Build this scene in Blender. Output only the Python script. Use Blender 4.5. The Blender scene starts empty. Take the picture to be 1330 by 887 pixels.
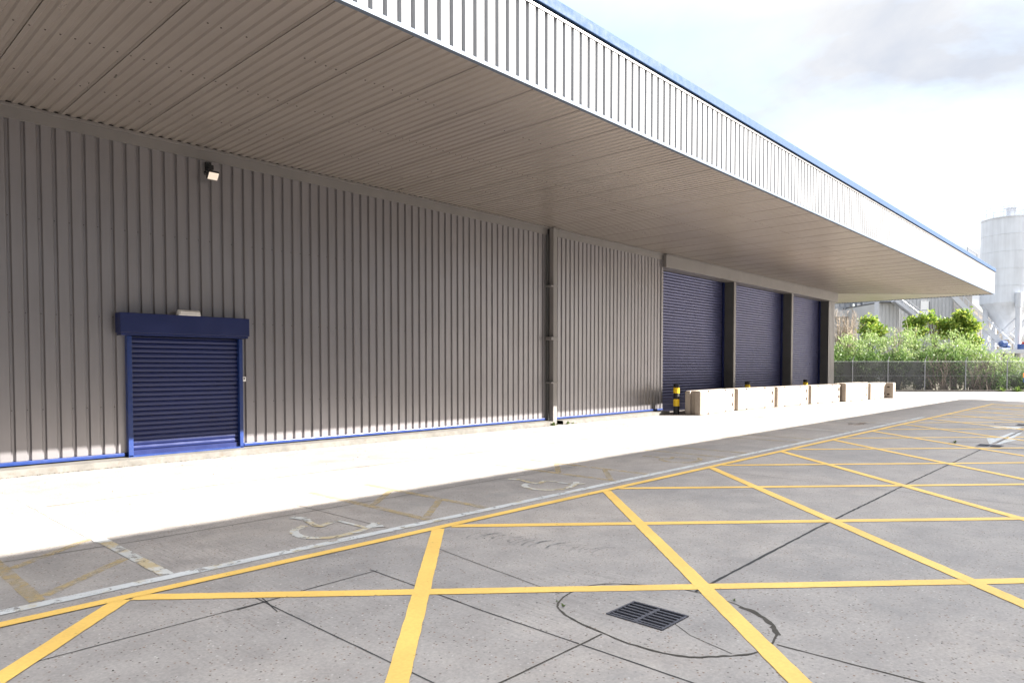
import bpy, bmesh, math, random
from mathutils import Vector, Matrix, noise as mnoise
random.seed(11)
scene = bpy.context.scene
COL = scene.collection
R = math.radians

# ------------------------------------------------------------------ helpers
class MB:
    """collects faces and links them as ONE mesh object"""
    def __init__(self): self.v = []; self.f = []; self.m = []
    def face(self, pts, mi=0):
        n = len(self.v); self.v += [tuple(p) for p in pts]
        self.f.append(tuple(range(n, n + len(pts)))); self.m.append(mi)
    def box(self, a, b, mi=0, M=None):
        x0, y0, z0 = a; x1, y1, z1 = b
        c = [(x0,y0,z0),(x1,y0,z0),(x1,y1,z0),(x0,y1,z0),(x0,y0,z1),(x1,y0,z1),(x1,y1,z1),(x0,y1,z1)]
        if M: c = [tuple(M @ Vector(p)) for p in c]
        n = len(self.v); self.v += c
        for q in ((0,3,2,1),(4,5,6,7),(0,1,5,4),(1,2,6,5),(2,3,7,6),(3,0,4,7)):
            self.f.append(tuple(n+i for i in q)); self.m.append(mi)
    def tube(self, pts, r, seg=8, mi=0, caps=True):
        if not isinstance(r, (list, tuple)): r = [r]*len(pts)
        pts = [Vector(p) for p in pts]; n0 = len(self.v)
        for i, p in enumerate(pts):
            d = (pts[min(i+1, len(pts)-1)] - pts[max(i-1, 0)]).normalized()
            a = Vector((0,0,1)) if abs(d.z) < .9 else Vector((1,0,0))
            u = d.cross(a).normalized(); w = d.cross(u)
            for k in range(seg):
                t = 2*math.pi*k/seg
                self.v.append(tuple(p + r[i]*(math.cos(t)*u + math.sin(t)*w)))
        for i in range(len(pts)-1):
            for k in range(seg):
                a = n0+i*seg+k; b = n0+i*seg+(k+1) % seg
                self.f.append((a, b, b+seg, a+seg)); self.m.append(mi)
        if caps:
            self.f.append(tuple(n0+k for k in range(seg))); self.m.append(mi)
            e = n0+(len(pts)-1)*seg
            self.f.append(tuple(e+k for k in reversed(range(seg)))); self.m.append(mi)
    def beam(self, p, q, w, h, mi=0):
        """rectangular bar from p to q, w sideways, h up"""
        p = Vector(p); q = Vector(q); d = (q-p).normalized()
        a = Vector((0,0,1)) if abs(d.z) < .98 else Vector((0,1,0))
        s = d.cross(a).normalized()*w/2; t = s.cross(d).normalized()*h/2
        c = [p-s-t, p+s-t, p+s+t, p-s+t, q-s-t, q+s-t, q+s+t, q-s+t]
        n = len(self.v); self.v += [tuple(x) for x in c]
        for g in ((0,1,2,3),(7,6,5,4),(0,4,5,1),(1,5,6,2),(2,6,7,3),(3,7,4,0)):
            self.f.append(tuple(n+i for i in g)); self.m.append(mi)
    def lathe(self, prof, seg=32, c=(0,0), mi=0):
        n0 = len(self.v)
        for r, z in prof:
            for k in range(seg):
                t = 2*math.pi*k/seg; self.v.append((c[0]+r*math.cos(t), c[1]+r*math.sin(t), z))
        for i in range(len(prof)-1):
            for k in range(seg):
                a = n0+i*seg+k; b = n0+i*seg+(k+1) % seg
                self.f.append((a, b, b+seg, a+seg)); self.m.append(mi)
    def build(self, name, mats, parent=None, smooth=False, bevel=0):
        me = bpy.data.meshes.new(name); me.from_pydata(self.v, [], self.f)
        if not isinstance(mats, (list, tuple)): mats = [mats]
        for m in mats: me.materials.append(m)
        me.polygons.foreach_set('material_index', self.m)
        if smooth: me.polygons.foreach_set('use_smooth', [True]*len(self.f))
        me.update()
        if not LEAFY.get(name):
            bm = bmesh.new(); bm.from_mesh(me)
            if bevel or smooth: bmesh.ops.remove_doubles(bm, verts=bm.verts, dist=1e-5)
            if len(self.f) < 20000 and name not in FLAT: bmesh.ops.recalc_face_normals(bm, faces=bm.faces)
            bm.to_mesh(me); bm.free()
        o = bpy.data.objects.new(name, me); COL.objects.link(o)
        if bevel:
            b = o.modifiers.new('bevel', 'BEVEL'); b.width = bevel; b.segments = 2; b.limit_method = 'ANGLE'; b.angle_limit = R(40)
        if parent: o.parent = parent
        return o
LEAFY = {'foliage': 1, 'leaves': 1}
FLAT = set()

def tag(o, label=None, cat=None, group=None, kind=None):
    if label: o['label'] = label
    if cat: o['category'] = cat
    if group: o['group'] = group
    if kind: o['kind'] = kind
    return o
def empty(name, loc=(0,0,0), rz=0, label=None, cat=None, group=None):
    o = bpy.data.objects.new(name, None); COL.objects.link(o)
    o.location = loc; o.rotation_euler = (0,0,rz); o.empty_display_size = .2
    return tag(o, label, cat, group)
def children(o): return [c for c in bpy.data.objects if c.parent == o]
def copy_tree(o, parent=None):
    c = o.copy(); COL.objects.link(c)
    if parent: c.parent = parent
    for ch in children(o): copy_tree(ch, c)
    return c

# ------------------------------------------------------------------ camera frame (used only to lay out the far things)
FPX = 896.0; EYE = 1.6
YAW = math.atan(837/896.0)
FH = Vector((math.cos(YAW), math.sin(YAW), 0)); RT = Vector((math.sin(YAW), -math.cos(YAW), 0))
RZB = math.atan2(RT.y, RT.x)            # local x = to the right of the view, local y = away
def far(u, d): return FH*d + RT*((u-665)/FPX*d)
def hz(v, d): return EYE + (477-v)/FPX*d

# ------------------------------------------------------------------ materials
def mat(name):
    m = bpy.data.materials.new(name); m.use_nodes = True
    nt = m.node_tree; nt.nodes.clear()
    out = nt.nodes.new('ShaderNodeOutputMaterial'); b = nt.nodes.new('ShaderNodeBsdfPrincipled')
    nt.links.new(b.outputs[0], out.inputs[0])
    return m, nt, b, out
def N(nt, t, **kw):
    n = nt.nodes.new(t)
    for k, v in kw.items():
        if k in n.inputs.keys(): n.inputs[k].default_value = v
        else: setattr(n, k, v)
    return n
def noise(nt, scale, detail=4, rough=.55, coord='Object', dist=0, vec=None):
    n = nt.nodes.new('ShaderNodeTexNoise'); n.inputs['Scale'].default_value = scale
    n.inputs['Detail'].default_value = detail; n.inputs['Roughness'].default_value = rough; n.inputs['Distortion'].default_value = dist
    if vec is None:
        tc = nt.nodes.new('ShaderNodeTexCoord'); vec = tc.outputs[coord]
    nt.links.new(vec, n.inputs['Vector']); return n
def ramp(nt, src, stops):
    r = nt.nodes.new('ShaderNodeValToRGB'); e = r.color_ramp.elements
    while len(e) < len(stops): e.new(.5)
    for i, (p, c) in enumerate(stops):
        e[i].position = p; e[i].color = (c, c, c, 1) if isinstance(c, (int, float)) else (*c, 1)
    nt.links.new(src, r.inputs[0]); return r
def mix(nt, fac, a, b, mode='MIX'):
    m = nt.nodes.new('ShaderNodeMix'); m.data_type = 'RGBA'; m.blend_type = mode
    for i, s in ((0, fac), (6, a), (7, b)):
        if isinstance(s, (int, float)): m.inputs[i].default_value = s
        elif isinstance(s, tuple): m.inputs[i].default_value = (*s, 1)
        else: nt.links.new(s, m.inputs[i])
    return m.outputs[2]
def bump(nt, b, h, strength=.3, dist=.01):
    n = nt.nodes.new('ShaderNodeBump'); n.inputs['Strength'].default_value = strength; n.inputs['Distance'].default_value = dist
    nt.links.new(h, n.inputs['Height']); nt.links.new(n.outputs[0], b.inputs['Normal'])
def simple(name, col, rough=.5, metal=0, var=.12, scale=3, spec=.5, dirt=None, bumpn=0):
    """solid colour with a little uneven wear"""
    m, nt, b, o = mat(name)
    n = noise(nt, scale, 6, .65)
    c0 = tuple(c*(1-var) for c in col); c1 = tuple(min(1, c*(1+var)) for c in col)
    r = ramp(nt, n.outputs[0], [(.3, c0), (.7, c1)])
    cc = r.outputs[0]
    if dirt:
        n2 = noise(nt, scale*2.7, 8, .7); f = ramp(nt, n2.outputs[0], [(.52, 0.0), (.72, dirt[1])])
        cc = mix(nt, f.outputs[0], cc, dirt[0])
    nt.links.new(cc, b.inputs['Base Color'])
    rr = ramp(nt, noise(nt, scale*4, 5).outputs[0], [(.3, max(.02, rough-.07)), (.7, min(1, rough+.07))])
    nt.links.new(rr.outputs[0], b.inputs['Roughness'])
    b.inputs['Metallic'].default_value = metal; b.inputs['Specular IOR Level'].default_value = spec
    if bumpn: bump(nt, b, n.outputs[0], bumpn, .01)
    return m

def concrete_yard():
    m, nt, b, o = mat('yard_concrete')
    tc = nt.nodes.new('ShaderNodeTexCoord'); P = tc.outputs['Object']
    big = noise(nt, .35, 5, .6, vec=P); mid = noise(nt, 2.3, 6, .65, vec=P); fine = noise(nt, 42, 4, .7, vec=P)
    base = ramp(nt, big.outputs[0], [(.3, (.268,.252,.238)), (.52, (.338,.311,.284)), (.72, (.39,.348,.306))]).outputs[0]
    f = ramp(nt, mid.outputs[0], [(.33, (.72,.72,.73)), (.6, (1,1,1)), (.75, (1.06,1.05,1.03))]).outputs[0]
    base = mix(nt, .75, base, f, 'MULTIPLY')
    g = ramp(nt, fine.outputs[0], [(.3, (.74,.74,.74)), (.7, (1.18,1.17,1.16))]).outputs[0]
    base = mix(nt, .75, base, g, 'MULTIPLY')
    # scored texture: faint brush lines across the slabs
    mp = nt.nodes.new('ShaderNodeMapping'); mp.inputs['Scale'].default_value = (3.2, .22, 1); mp.inputs['Rotation'].default_value = (0,0,R(3))
    nt.links.new(P, mp.inputs['Vector'])
    br = noise(nt, 14, 3, .7, vec=mp.outputs[0])
    bf = ramp(nt, br.outputs[0], [(.36, (.84,.84,.84)), (.58, (1.06,1.06,1.06))]).outputs[0]
    msk = ramp(nt, noise(nt, .55, 3, vec=P).outputs[0], [(.45, 0), (.62, .85)]).outputs[0]
    base = mix(nt, msk, base, mix(nt, 1, base, bf, 'MULTIPLY'))
    # exposed stones: small brown, dark and pale specks
    vo = nt.nodes.new('ShaderNodeTexVoronoi'); vo.inputs['Scale'].default_value = 46; nt.links.new(P, vo.inputs['Vector'])
    sep = nt.nodes.new('ShaderNodeSeparateColor'); nt.links.new(vo.outputs['Color'], sep.inputs[0])
    dot = ramp(nt, vo.outputs['Distance'], [(.22, 1), (.36, 0)]).outputs[0]
    pick = ramp(nt, sep.outputs[0], [(.66, 0), (.70, 1)]).outputs[0]
    tint = ramp(nt, sep.outputs[1], [(0, (.07,.06,.055)), (.35, (.20,.115,.07)), (.6, (.15,.135,.125)), (1, (.47,.44,.405))]).outputs[0]
    fm = nt.nodes.new('ShaderNodeMath'); fm.operation = 'MULTIPLY'; nt.links.new(dot, fm.inputs[0]); nt.links.new(pick, fm.inputs[1])
    base = mix(nt, fm.outputs[0], base, tint)
    # oil drips and grime
    st = ramp(nt, noise(nt, 1.1, 8, .72, vec=P, dist=.6).outputs[0], [(.56, 0), (.74, .6)]).outputs[0]
    base = mix(nt, st, base, (.19,.185,.18))
    nt.links.new(base, b.inputs['Base Color'])
    rr = ramp(nt, mid.outputs[0], [(.3, .7), (.7, .92)]).outputs[0]; nt.links.new(rr, b.inputs['Roughness'])
    b.inputs['Specular IOR Level'].default_value = .35
    ad = nt.nodes.new('ShaderNodeMath'); ad.operation = 'ADD'; nt.links.new(fine.outputs[0], ad.inputs[0]); nt.links.new(br.outputs[0], ad.inputs[1])
    bump(nt, b, ad.outputs[0], .35, .004)
    return m

def paint(name, col, wear=.5, under=None, uw=.5, scale=9):
    """road paint, worn through to whatever lies under it"""
    m, nt, b, out = mat(name)
    n = noise(nt, scale, 8, .72); n2 = noise(nt, scale*5, 4, .7); n3 = noise(nt, 1.3, 3)
    cc = ramp(nt, n3.outputs[0], [(.3, tuple(c*.86 for c in col)), (.7, tuple(min(1, c*1.06) for c in col))]).outputs[0]
    g = ramp(nt, n2.outputs[0], [(.3, (.8,.8,.8)), (.65, (1.04,1.04,1.04))]).outputs[0]
    cc = mix(nt, .6, cc, g, 'MULTIPLY')
    if under:
        cc = mix(nt, ramp(nt, noise(nt, 3.1, 7, .7).outputs[0], [(uw-.05, 0), (uw+.03, 1)]).outputs[0], cc, under)
    nt.links.new(cc, b.inputs['Base Color']); b.inputs['Roughness'].default_value = .65
    tr = nt.nodes.new('ShaderNodeBsdfTransparent'); mx = nt.nodes.new('ShaderNodeMixShader')
    f = ramp(nt, n.outputs[0], [(wear-.05, 0), (wear+.02, 1)])
    if f:
        nt.links.new(f.outputs[0], mx.inputs[0]); nt.links.new(tr.outputs[0], mx.inputs[1]); nt.links.new(b.outputs[0], mx.inputs[2])
        nt.links.new(mx.outputs[0], out.inputs[0])
    return m
def faded(name, col, opacity, scale=6, lo=.4, hi=.6):
    """stain or much-worn paint: part of the ground shows through"""
    m, nt, b, out = mat(name)
    n = noise(nt, scale, 8, .7)
    b.inputs['Base Color'].default_value = (*col, 1); b.inputs['Roughness'].default_value = .8
    tr = nt.nodes.new('ShaderNodeBsdfTransparent'); mx = nt.nodes.new('ShaderNodeMixShader')
    f = ramp(nt, n.outputs[0], [(lo, 0), (hi, opacity)])
    nt.links.new(f.outputs[0], mx.inputs[0]); nt.links.new(tr.outputs[0], mx.inputs[1]); nt.links.new(b.outputs[0], mx.inputs[2])
    nt.links.new(mx.outputs[0], out.inputs[0]); return m

def cladding_mat(name, col, rough, metal, sc=(5, 5, .35), var=1.0):
    m, nt, b, o = mat(name)
    tc = nt.nodes.new('ShaderNodeTexCoord')
    mp = nt.nodes.new('ShaderNodeMapping'); mp.inputs['Scale'].default_value = sc; nt.links.new(tc.outputs['Object'], mp.inputs['Vector'])
    streak = noise(nt, 1.6, 6, .65, vec=mp.outputs[0]); pl = noise(nt, .8, 4)
    c = ramp(nt, streak.outputs[0], [(.3, tuple(x*(1-.07*var) for x in col)), (.65, tuple(min(1, x*(1+.03*var)) for x in col))]).outputs[0]
    d = ramp(nt, pl.outputs[0], [(.3, (.93,.92,.91)), (.7, (1.03,1.03,1.03))]).outputs[0]
    c = mix(nt, .8, c, d, 'MULTIPLY'); nt.links.new(c, b.inputs['Base Color'])
    rr = ramp(nt, streak.outputs[0], [(.3, rough+.04), (.7, rough-.03)]).outputs[0]; nt.links.new(rr, b.inputs['Roughness'])
    b.inputs['Metallic'].default_value = metal
    nl = noise(nt, .6, 1); bump(nt, b, nl.outputs[0], .10, .03)
    return m
def leafmat(name, stops, trans=.35):
    m, nt, b, out = mat(name)
    g = nt.nodes.new('ShaderNodeNewGeometry')
    r = ramp(nt, g.outputs['Random Per Island'], stops)
    nt.links.new(r.outputs[0], b.inputs['Base Color']); b.inputs['Roughness'].default_value = .55; b.inputs['Specular IOR Level'].default_value = .3
    t = nt.nodes.new('ShaderNodeBsdfTranslucent'); nt.links.new(r.outputs[0], t.inputs[0])
    mx = nt.nodes.new('ShaderNodeMixShader'); mx.inputs[0].default_value = trans
    nt.links.new(b.outputs[0], mx.inputs[1]); nt.links.new(t.outputs[0], mx.inputs[2]); nt.links.new(mx.outputs[0], out.inputs[0])
    return m
def netting(name, col, op):
    m, nt, b, out = mat(name)
    b.inputs['Base Color'].default_value = (*col, 1); b.inputs['Roughness'].default_value = .8
    tc = nt.nodes.new('ShaderNodeTexCoord')
    n = noise(nt, 1.1, 5, .6, vec=tc.outputs['Object'])
    f = ramp(nt, n.outputs[0], [(.3, op*.75), (.7, min(1, op*1.2))])
    tr = nt.nodes.new('ShaderNodeBsdfTransparent'); mx = nt.nodes.new('ShaderNodeMixShader')
    nt.links.new(f.outputs[0], mx.inputs[0]); nt.links.new(tr.outputs[0], mx.inputs[1]); nt.links.new(b.outputs[0], mx.inputs[2])
    nt.links.new(mx.outputs[0], out.inputs[0]); return m

M = dict(
    yard=concrete_yard(),
    patch=simple('drain_concrete', (.315,.307,.297), .85, 0, .12, 5, .3, dirt=((.17,.165,.16), .5), bumpn=.2),
    step=simple('step_concrete', (.135,.128,.117), .9, 0, .25, 4, .3, dirt=((.11,.09,.07), .8), bumpn=.5),
    joint=simple('joint_sealant', (.035,.034,.033), .9, 0, .3, 20),
    crack=simple('crack_dirt', (.055,.048,.038), .95, 0, .4, 20),
    yellow=paint('yellow_paint', (.80,.51,.125), .345, scale=9),
    white=paint('white_paint', (.54,.55,.54), .42, (.42,.36,.24), .60),
    oldyellow=faded('old_yellow_paint', (.46,.35,.17), .62, 7, .33, .60),
    oldwhite=paint('old_white_paint', (.52,.52,.49), .43, (.44,.36,.22), .52, scale=8),
    clad=cladding_mat('silver_cladding', (.282,.270,.279), .31, .55),
    fascia=cladding_mat('fascia_sheet', (.262,.267,.277), .7, .0),
    soffit=cladding_mat('soffit_sheet', (.355,.318,.292), .30, .5, (1.2, .25, 1), .6),
    trim=simple('silver_trim', (.225,.212,.205), .40, .3, .08, 2),
    blue=simple('blue_paint', (.009,.030,.145), .38, 0, .12, 2, dirt=((.06,.07,.14), .35)),
    capblue=simple('capping_blue', (.022,.056,.128), .65, 0, .06, 2, spec=.15),
    drip=simple('drip_flashing_paint', (.105,.135,.185), .55, 0, .05, 2, spec=.2),
    slat=simple('blue_slats', (.010,.018,.088), .36, .1, .14, 1.5),
    slat2=simple('blue_grey_slats', (.085,.092,.19), .34, .4, .12, 1.2),
    dark=simple('anthracite_paint', (.07,.072,.072), .5, 0, .12, 2),
    black=simple('black_plastic', (.012,.012,.013), .45, 0, .2, 8),
    bandy=simple('yellow_band', (.80,.52,.01), .5, 0, .08, 9),
    screw=simple('dull_screw', (.06,.05,.045), .5, .4, .2, 30),
    iron=simple('cast_iron', (.10,.10,.115), .5, .6, .3, 30),
    pit=simple('drain_pit', (.012,.012,.014), .9, 0, .3, 9),
    block=simple('block_concrete', (.34,.295,.25), .88, 0, .12, 4, .3, dirt=((.33,.25,.19), .5), bumpn=.35),
    pocket=simple('pocket_shade_brown', (.045,.028,.02), .9, 0, .3, 20),  # dark brown that stands in for the shade inside the block pockets
    rust=faded('rust_stain', (.20,.11,.06), .75, 4, .42, .62),
    tyre=faded('tyre_rubber', (.13,.13,.13), .42, 9, .40, .66),
    whitep=simple('white_plastic', (.78,.77,.75), .35, 0, .04, 6),
    galv=simple('galvanised_steel', (.24,.25,.27), .5, .5, .15, 6),
    bgclad=cladding_mat('grey_plant_cladding', (.42,.425,.43), .55, .1),
    bgwhite=simple('pale_steel', (.46,.48,.52), .5, .1, .06, .6, dirt=((.5,.5,.5), .3)),
    silo=cladding_mat('silo_paint', (.55,.58,.63), .6, 0, (1.5,1.5,.12), 1.6),
    bgconc=simple('plant_concrete', (.48,.47,.46), .85, 0, .2, .7, dirt=((.2,.18,.16), .6)),
    brown=simple('brown_brick', (.32,.28,.25), .9, 0, .3, .9),
    conv=simple('conveyor_cover', (.44,.42,.40), .6, .1, .15, 1),
    bluem=simple('blue_machine', (.015,.05,.17), .4, 0, .1, 2),
    red=simple('red_machine', (.5,.07,.04), .5, 0, .1, 2),
    bark=simple('bark', (.13,.10,.075), .95, 0, .3, 8),
    twig=simple('dry_twig', (.34,.28,.22), .9, 0, .2, 6),
    leaf=leafmat('willow_leaves', [(0, (.12,.195,.05)), (.4, (.215,.31,.09)), (.75, (.31,.40,.15)), (1, (.43,.48,.25))]),
    leafd=leafmat('bramble_leaves', [(0, (.035,.075,.015)), (.5, (.075,.14,.03)), (1, (.14,.22,.06))]),
    leafy=leafmat('yellow_green_leaves', [(0, (.07,.14,.016)), (.5, (.19,.29,.042)), (1, (.42,.46,.09))]),
    weed=leafmat('weed_leaves', [(0, (.05,.09,.02)), (1, (.14,.20,.05))]),
    roof=simple('roof_sheet', (.25,.25,.26), .6, .1, .1, 1),
    nbr=simple('neighbour_cladding', (.42,.42,.42), .8, 0, .1, 1),
    netd=netting('dark_netting', (.05,.052,.055), .80),
    netl=netting('chain_wire', (.09,.09,.09), .36),
)
next(n for n in M['fascia'].node_tree.nodes if n.type == 'BSDF_PRINCIPLED').inputs['Specular IOR Level'].default_value = .12
# lit panel of the floodlight
m, nt, b, o = mat('lamp_glass'); b.inputs['Base Color'].default_value = (.8,.74,.64,1); b.inputs['Roughness'].default_value = .3
b.inputs['Emission Color'].default_value = (1,.82,.66,1); b.inputs['Emission Strength'].default_value = .07; M['lamp'] = m

# ------------------------------------------------------------------ ground sheet with three gully holes
GR = [(3.65, 3.975, 2.16, 2.575), (16.66, 17.10, 2.24, 2.66), (23.35, 23.85, 2.40, 2.82)]
def ground():
    g = MB()
    xs = [-2000, -60, 0]; 
    for a in GR: xs += [a[0], a[1]]
    xs += [60, 2000]
    # strips in x; in hole strips split in y
    xs = sorted(xs)
    for x0, x1 in zip(xs[:-1], xs[1:]):
        hole = next((h for h in GR if abs(h[0]-x0) < 1e-6), None)
        ys = [-2000, 2000] if not hole else [-2000, hole[2], hole[3], 2000]
        for j, (y0, y1) in enumerate(zip(ys[:-1], ys[1:])):
            if hole and j == 1: continue
            g.face([(x0,y0,0),(x1,y0,0),(x1,y1,0),(x0,y1,0)])
    FLAT.add('yard_ground')
    tag(g.build('yard_ground', M['yard']), kind='structure')
ground()

ZS = .36
def strip(mb, pts, w, z, jit=0, mi=0, step=.08):
    """flat ribbon along a polyline, its edges a little ragged"""
    P = []
    for a, b in zip(pts[:-1], pts[1:]):
        a = Vector(a); b = Vector(b); n = max(1, int((b-a).length/step)) if jit else 1
        for i in range(n): P.append(a.lerp(b, i/n))
    P.append(Vector(pts[-1])); L = []; z = z*ZS
    for i, p in enumerate(P):
        d = (P[min(i+1, len(P)-1)] - P[max(i-1, 0)]).normalized(); s = Vector((-d.y, d.x))
        w0 = w/2*(1+jit*random.uniform(-1, 1)); w1 = w/2*(1+jit*random.uniform(-1, 1))
        c = p + s*(jit*w*.5*random.uniform(-1, 1))
        L.append((c+s*w0, c-s*w1))
    for (a, b), (c, d) in zip(L[:-1], L[1:]):
        mb.face([(b.x,b.y,z),(d.x,d.y,z),(c.x,c.y,z),(a.x,a.y,z)], mi)

# round concrete patches and their cracked rims
O1 = [(3.58,2.92),(3.78,3.00),(4.01,3.01),(4.16,2.94),(4.28,2.8),(4.40,2.6),(4.45,2.39),(4.42,2.13),(4.34,1.89),(4.24,1.74),(4.11,1.65),(3.88,1.59),(3.70,1.62),(3.56,1.72),(3.44,1.83),(3.38,1.95),(3.35,2.15),(3.37,2.36),(3.42,2.63),(3.48,2.80)]
def smooth_loop(p, n=4):
    out = []; k = len(p)
    for i in range(k):
        p0, p1, p2, p3 = (Vector(p[(i+j-1) % k]) for j in range(4))
        for s in range(n):
            t = s/n
            out.append(.5*((2*p1)+(p2-p0)*t+(2*p0-5*p1+4*p2-p3)*t*t+(3*p1-p0-3*p2+p3)*t**3))
    return out
def patch(loop, hole, rim):
    g = MB(); hx = [(hole[0],hole[2]),(hole[1],hole[2]),(hole[1],hole[3]),(hole[0],hole[3])]
    c = Vector(((hole[0]+hole[1])/2, (hole[2]+hole[3])/2))
    # ring between rectangular hole and loop: project each loop point on the rectangle
    def rect(p):
        d = p-c; hw = (hole[1]-hole[0])/2; hh = (hole[3]-hole[2])/2
        s = min(hw/max(abs(d.x), 1e-9), hh/max(abs(d.y), 1e-9)); return c+d*s
    corners = [math.atan2(y-c.y, x-c.x) for x, y in hx]
    pts = list(loop); extra = []
    n = len(pts)
    for i in range(n):
        a, b2 = pts[i], pts[(i+1) % n]
        aa = math.atan2(a.y-c.y, a.x-c.x); ab = math.atan2(b2.y-c.y, b2.x-c.x)
        for k, ca in enumerate(corners):
            lo, hi = sorted((aa, ab))
            if hi-lo < math.pi and lo < ca < hi:
                t = (ca-aa)/(ab-aa); extra.append((i, a.lerp(b2, t)))
    for i, p in sorted(extra, key=lambda e: -e[0]): pts.insert(i+1, p)
    n = len(pts); z = .0015
    for i in range(n):
        a, b2 = pts[i], pts[(i+1) % n]; ra, rb = rect(a), rect(b2)
        q = [(a.x,a.y,z),(b2.x,b2.y,z),(rb.x,rb.y,z),(ra.x,ra.y,z)]; g.face(q)
    FLAT.add('drain_surround')
    tag(g.build('drain_surround', M['yard']), kind='structure')
    r = MB(); strip(r, [tuple(p) for p in loop]+[tuple(loop[0])], rim, .009, .55, step=.05)
    FLAT.add('rim_crack'); tag(r.build('rim_crack', M['crack']), kind='structure')
L1 = smooth_loop(O1)
patch(L1, GR[0], .014)
r = MB(); strip(r, [(4.06,1.635),(4.14,1.67),(4.24,1.745),(4.33,1.88),(4.38,2.0)], .034, .010, .6, step=.03); FLAT.add('rim_crack'); tag(r.build('rim_crack', M['crack']), kind='structure')
for h, rx, ry in ((GR[1], .62, .78), (GR[2], .62, .78)):
    cx_, cy_ = (h[0]+h[1])/2+.12, (h[2]+h[3])/2-.05
    patch([Vector((cx_+rx*math.cos(t*math.pi/24)*(1+.03*math.sin(t)), cy_+ry*math.sin(t*math.pi/24))) for t in range(48)], h, .03)

# slab joints and saw cuts
def joint(paths, w, z=.008, jit=.3, m='joint'):
    g = MB()
    for p in paths: strip(g, p, w, z, jit)
    FLAT.add('slab_joint'); tag(g.build('slab_joint', M[m]), kind='structure')
joint([[(4.46,2.37),(7,2.44),(10.3,2.47),(16.2,2.47)],[(17.75,2.45),(22.9,2.46)],[(24.4,2.46),(40,2.46)]], .022)
joint([[(-12,2.40),(3.36,2.40)]], .010, m='crack')
joint([[(-14,4.43),(2.55,4.42)],[(2.05,4.40),(2.72,4.45)]], .008)
joint([[(2.55,4.44),(3.22,4.46)],[(2.25,4.6),(2.25,2.405)]], .008)
joint([[(2.28,4.50),(2.22,4.18)],[(2.25,2.395),(2.24,-3)]], .009)
joint([[(3.19,4.52),(3.15,3.2),(3.15,2.41)],[(3.15,2.395),(3.14,-4)]], .009)
joint([[(3.98,4.65),(3.87,3.9),(3.76,3.05)]], .006, m='crack')
joint([[(-12,6.90),(1.2,6.90),(2.4,6.82),(4.0,6.84),(9.0,6.86)]], .010, m='crack')
joint([[(4.12,7.4),(4.14,5.55)],[(8.26,7.3),(8.22,6.5)],[(9.9,4.9),(9.9,.0)]], .007, m='crack')
joint([[(3.80,2.155),(3.70,2.0),(3.62,1.70)]], .006, .010, .4, 'crack')
joint([[(3.92,1.57),(3.95,.84),(3.95,-3)],[(14.5,2.63),(14.3,1.5),(14.3,-2)]], .010, m='crack')
joint([[(2,9.3),(6,9.32),(20,9.3),(36,9.35)]], .012, m='crack')

# ------------------------------------------------------------------ painted markings
yl = MB(); YB = -3.2
strip(yl, [(-9,5.22),(36.2,5.17)], .105, .020, .02, step=.3)
tag(yl.build('yellow_edge_line', M['yellow']), kind='structure')
def clipline(x0, y0, sx, w, z, mb):
    """hatching stroke from the edge line down to the far side of the box"""
    L = (5.17-YB)/abs(.955); x1 = x0 + sx*L
    y1 = YB
    if x1 > 36.3: t = (36.3-x0)/(x1-x0); x1 = 36.3; y1 = 5.17+(YB-5.17)*t
    strip(mb, [(x0,5.165),(x1,y1)], w, z, .03, step=.07)
h1 = MB(); h2 = MB()
for k in range(-3, 12): clipline(1.68+2.955*k, 5.17, 1.0, .122, .012, h1)
for k in range(0, 16):
    x = 1.60+2.86*k
    strip(h2, [(min(x, 36.3), 5.165-(max(0, x-36.3))*1.02), (x-8.2, 5.165-8.2*1.02)], .122, .016, .03, step=.07)
FLAT.update({'yellow_hatching', 'yellow_edge_line', 'bay_line', 'white_edge_line', 'wheelchair_symbol', 'turn_arrow', 'tyre_mark', 'rust_stain', 'yellow_box_end'})
tag(h1.build('yellow_hatching', M['yellow']), kind='structure')
tag(h2.build('yellow_hatching', M['yellow']), kind='structure')
e = MB(); strip(e, [(36.3,5.2),(36.3,YB)], .12, .024, .02, step=.3); strip(e, [(-9,YB),(36.24,YB)], .11, .024, .02, step=.3)
tag(e.build('yellow_box_end', M['yellow']), kind='structure')
w = MB(); strip(w, [(-9,5.485),(9.5,5.47),(25.2,5.45)], .115, .012, .06, step=.15)
tag(w.build('white_edge_line', M['white']), kind='structure')
# access strips between the parking bays
for k, x in enumerate((1.2, 4.66, 8.06, 11.5, 14.9)):
    o1 = 'oldyellow'
    g = MB(); strip(g, [(x,5.56),(x,7.9)], .10, .012, .05, step=.15); tag(g.build('bay_line', M[o1]), kind='structure')
    g = MB(); strip(g, [(x+.84,5.44+.1),(x+.84,7.9 if k else 6.98)], .10, .012, .05, step=.15); tag(g.build('bay_line', M[o1 if k != 0 else 'oldwhite']), kind='structure')
    if k < 3:
        g = MB()
        for y0 in (5.66, 6.62): strip(g, [(x+.06,y0),(x+.78,y0+.62)], .085, .012, .05, step=.15)
        tag(g.build('bay_line', M[o1]), kind='structure')
g = MB(); strip(g, [(2.04,10.15),(2.04,6.99)], .12, .009, .1, step=.1); tag(g.build('bay_line', M['white']), kind='structure')
for x in (18.3, 21.7):
    g = MB(); strip(g, [(x,5.56),(x,10.2)], .10, .012, .05, step=.15); tag(g.build('bay_line', M['oldwhite']), kind='structure')
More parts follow.
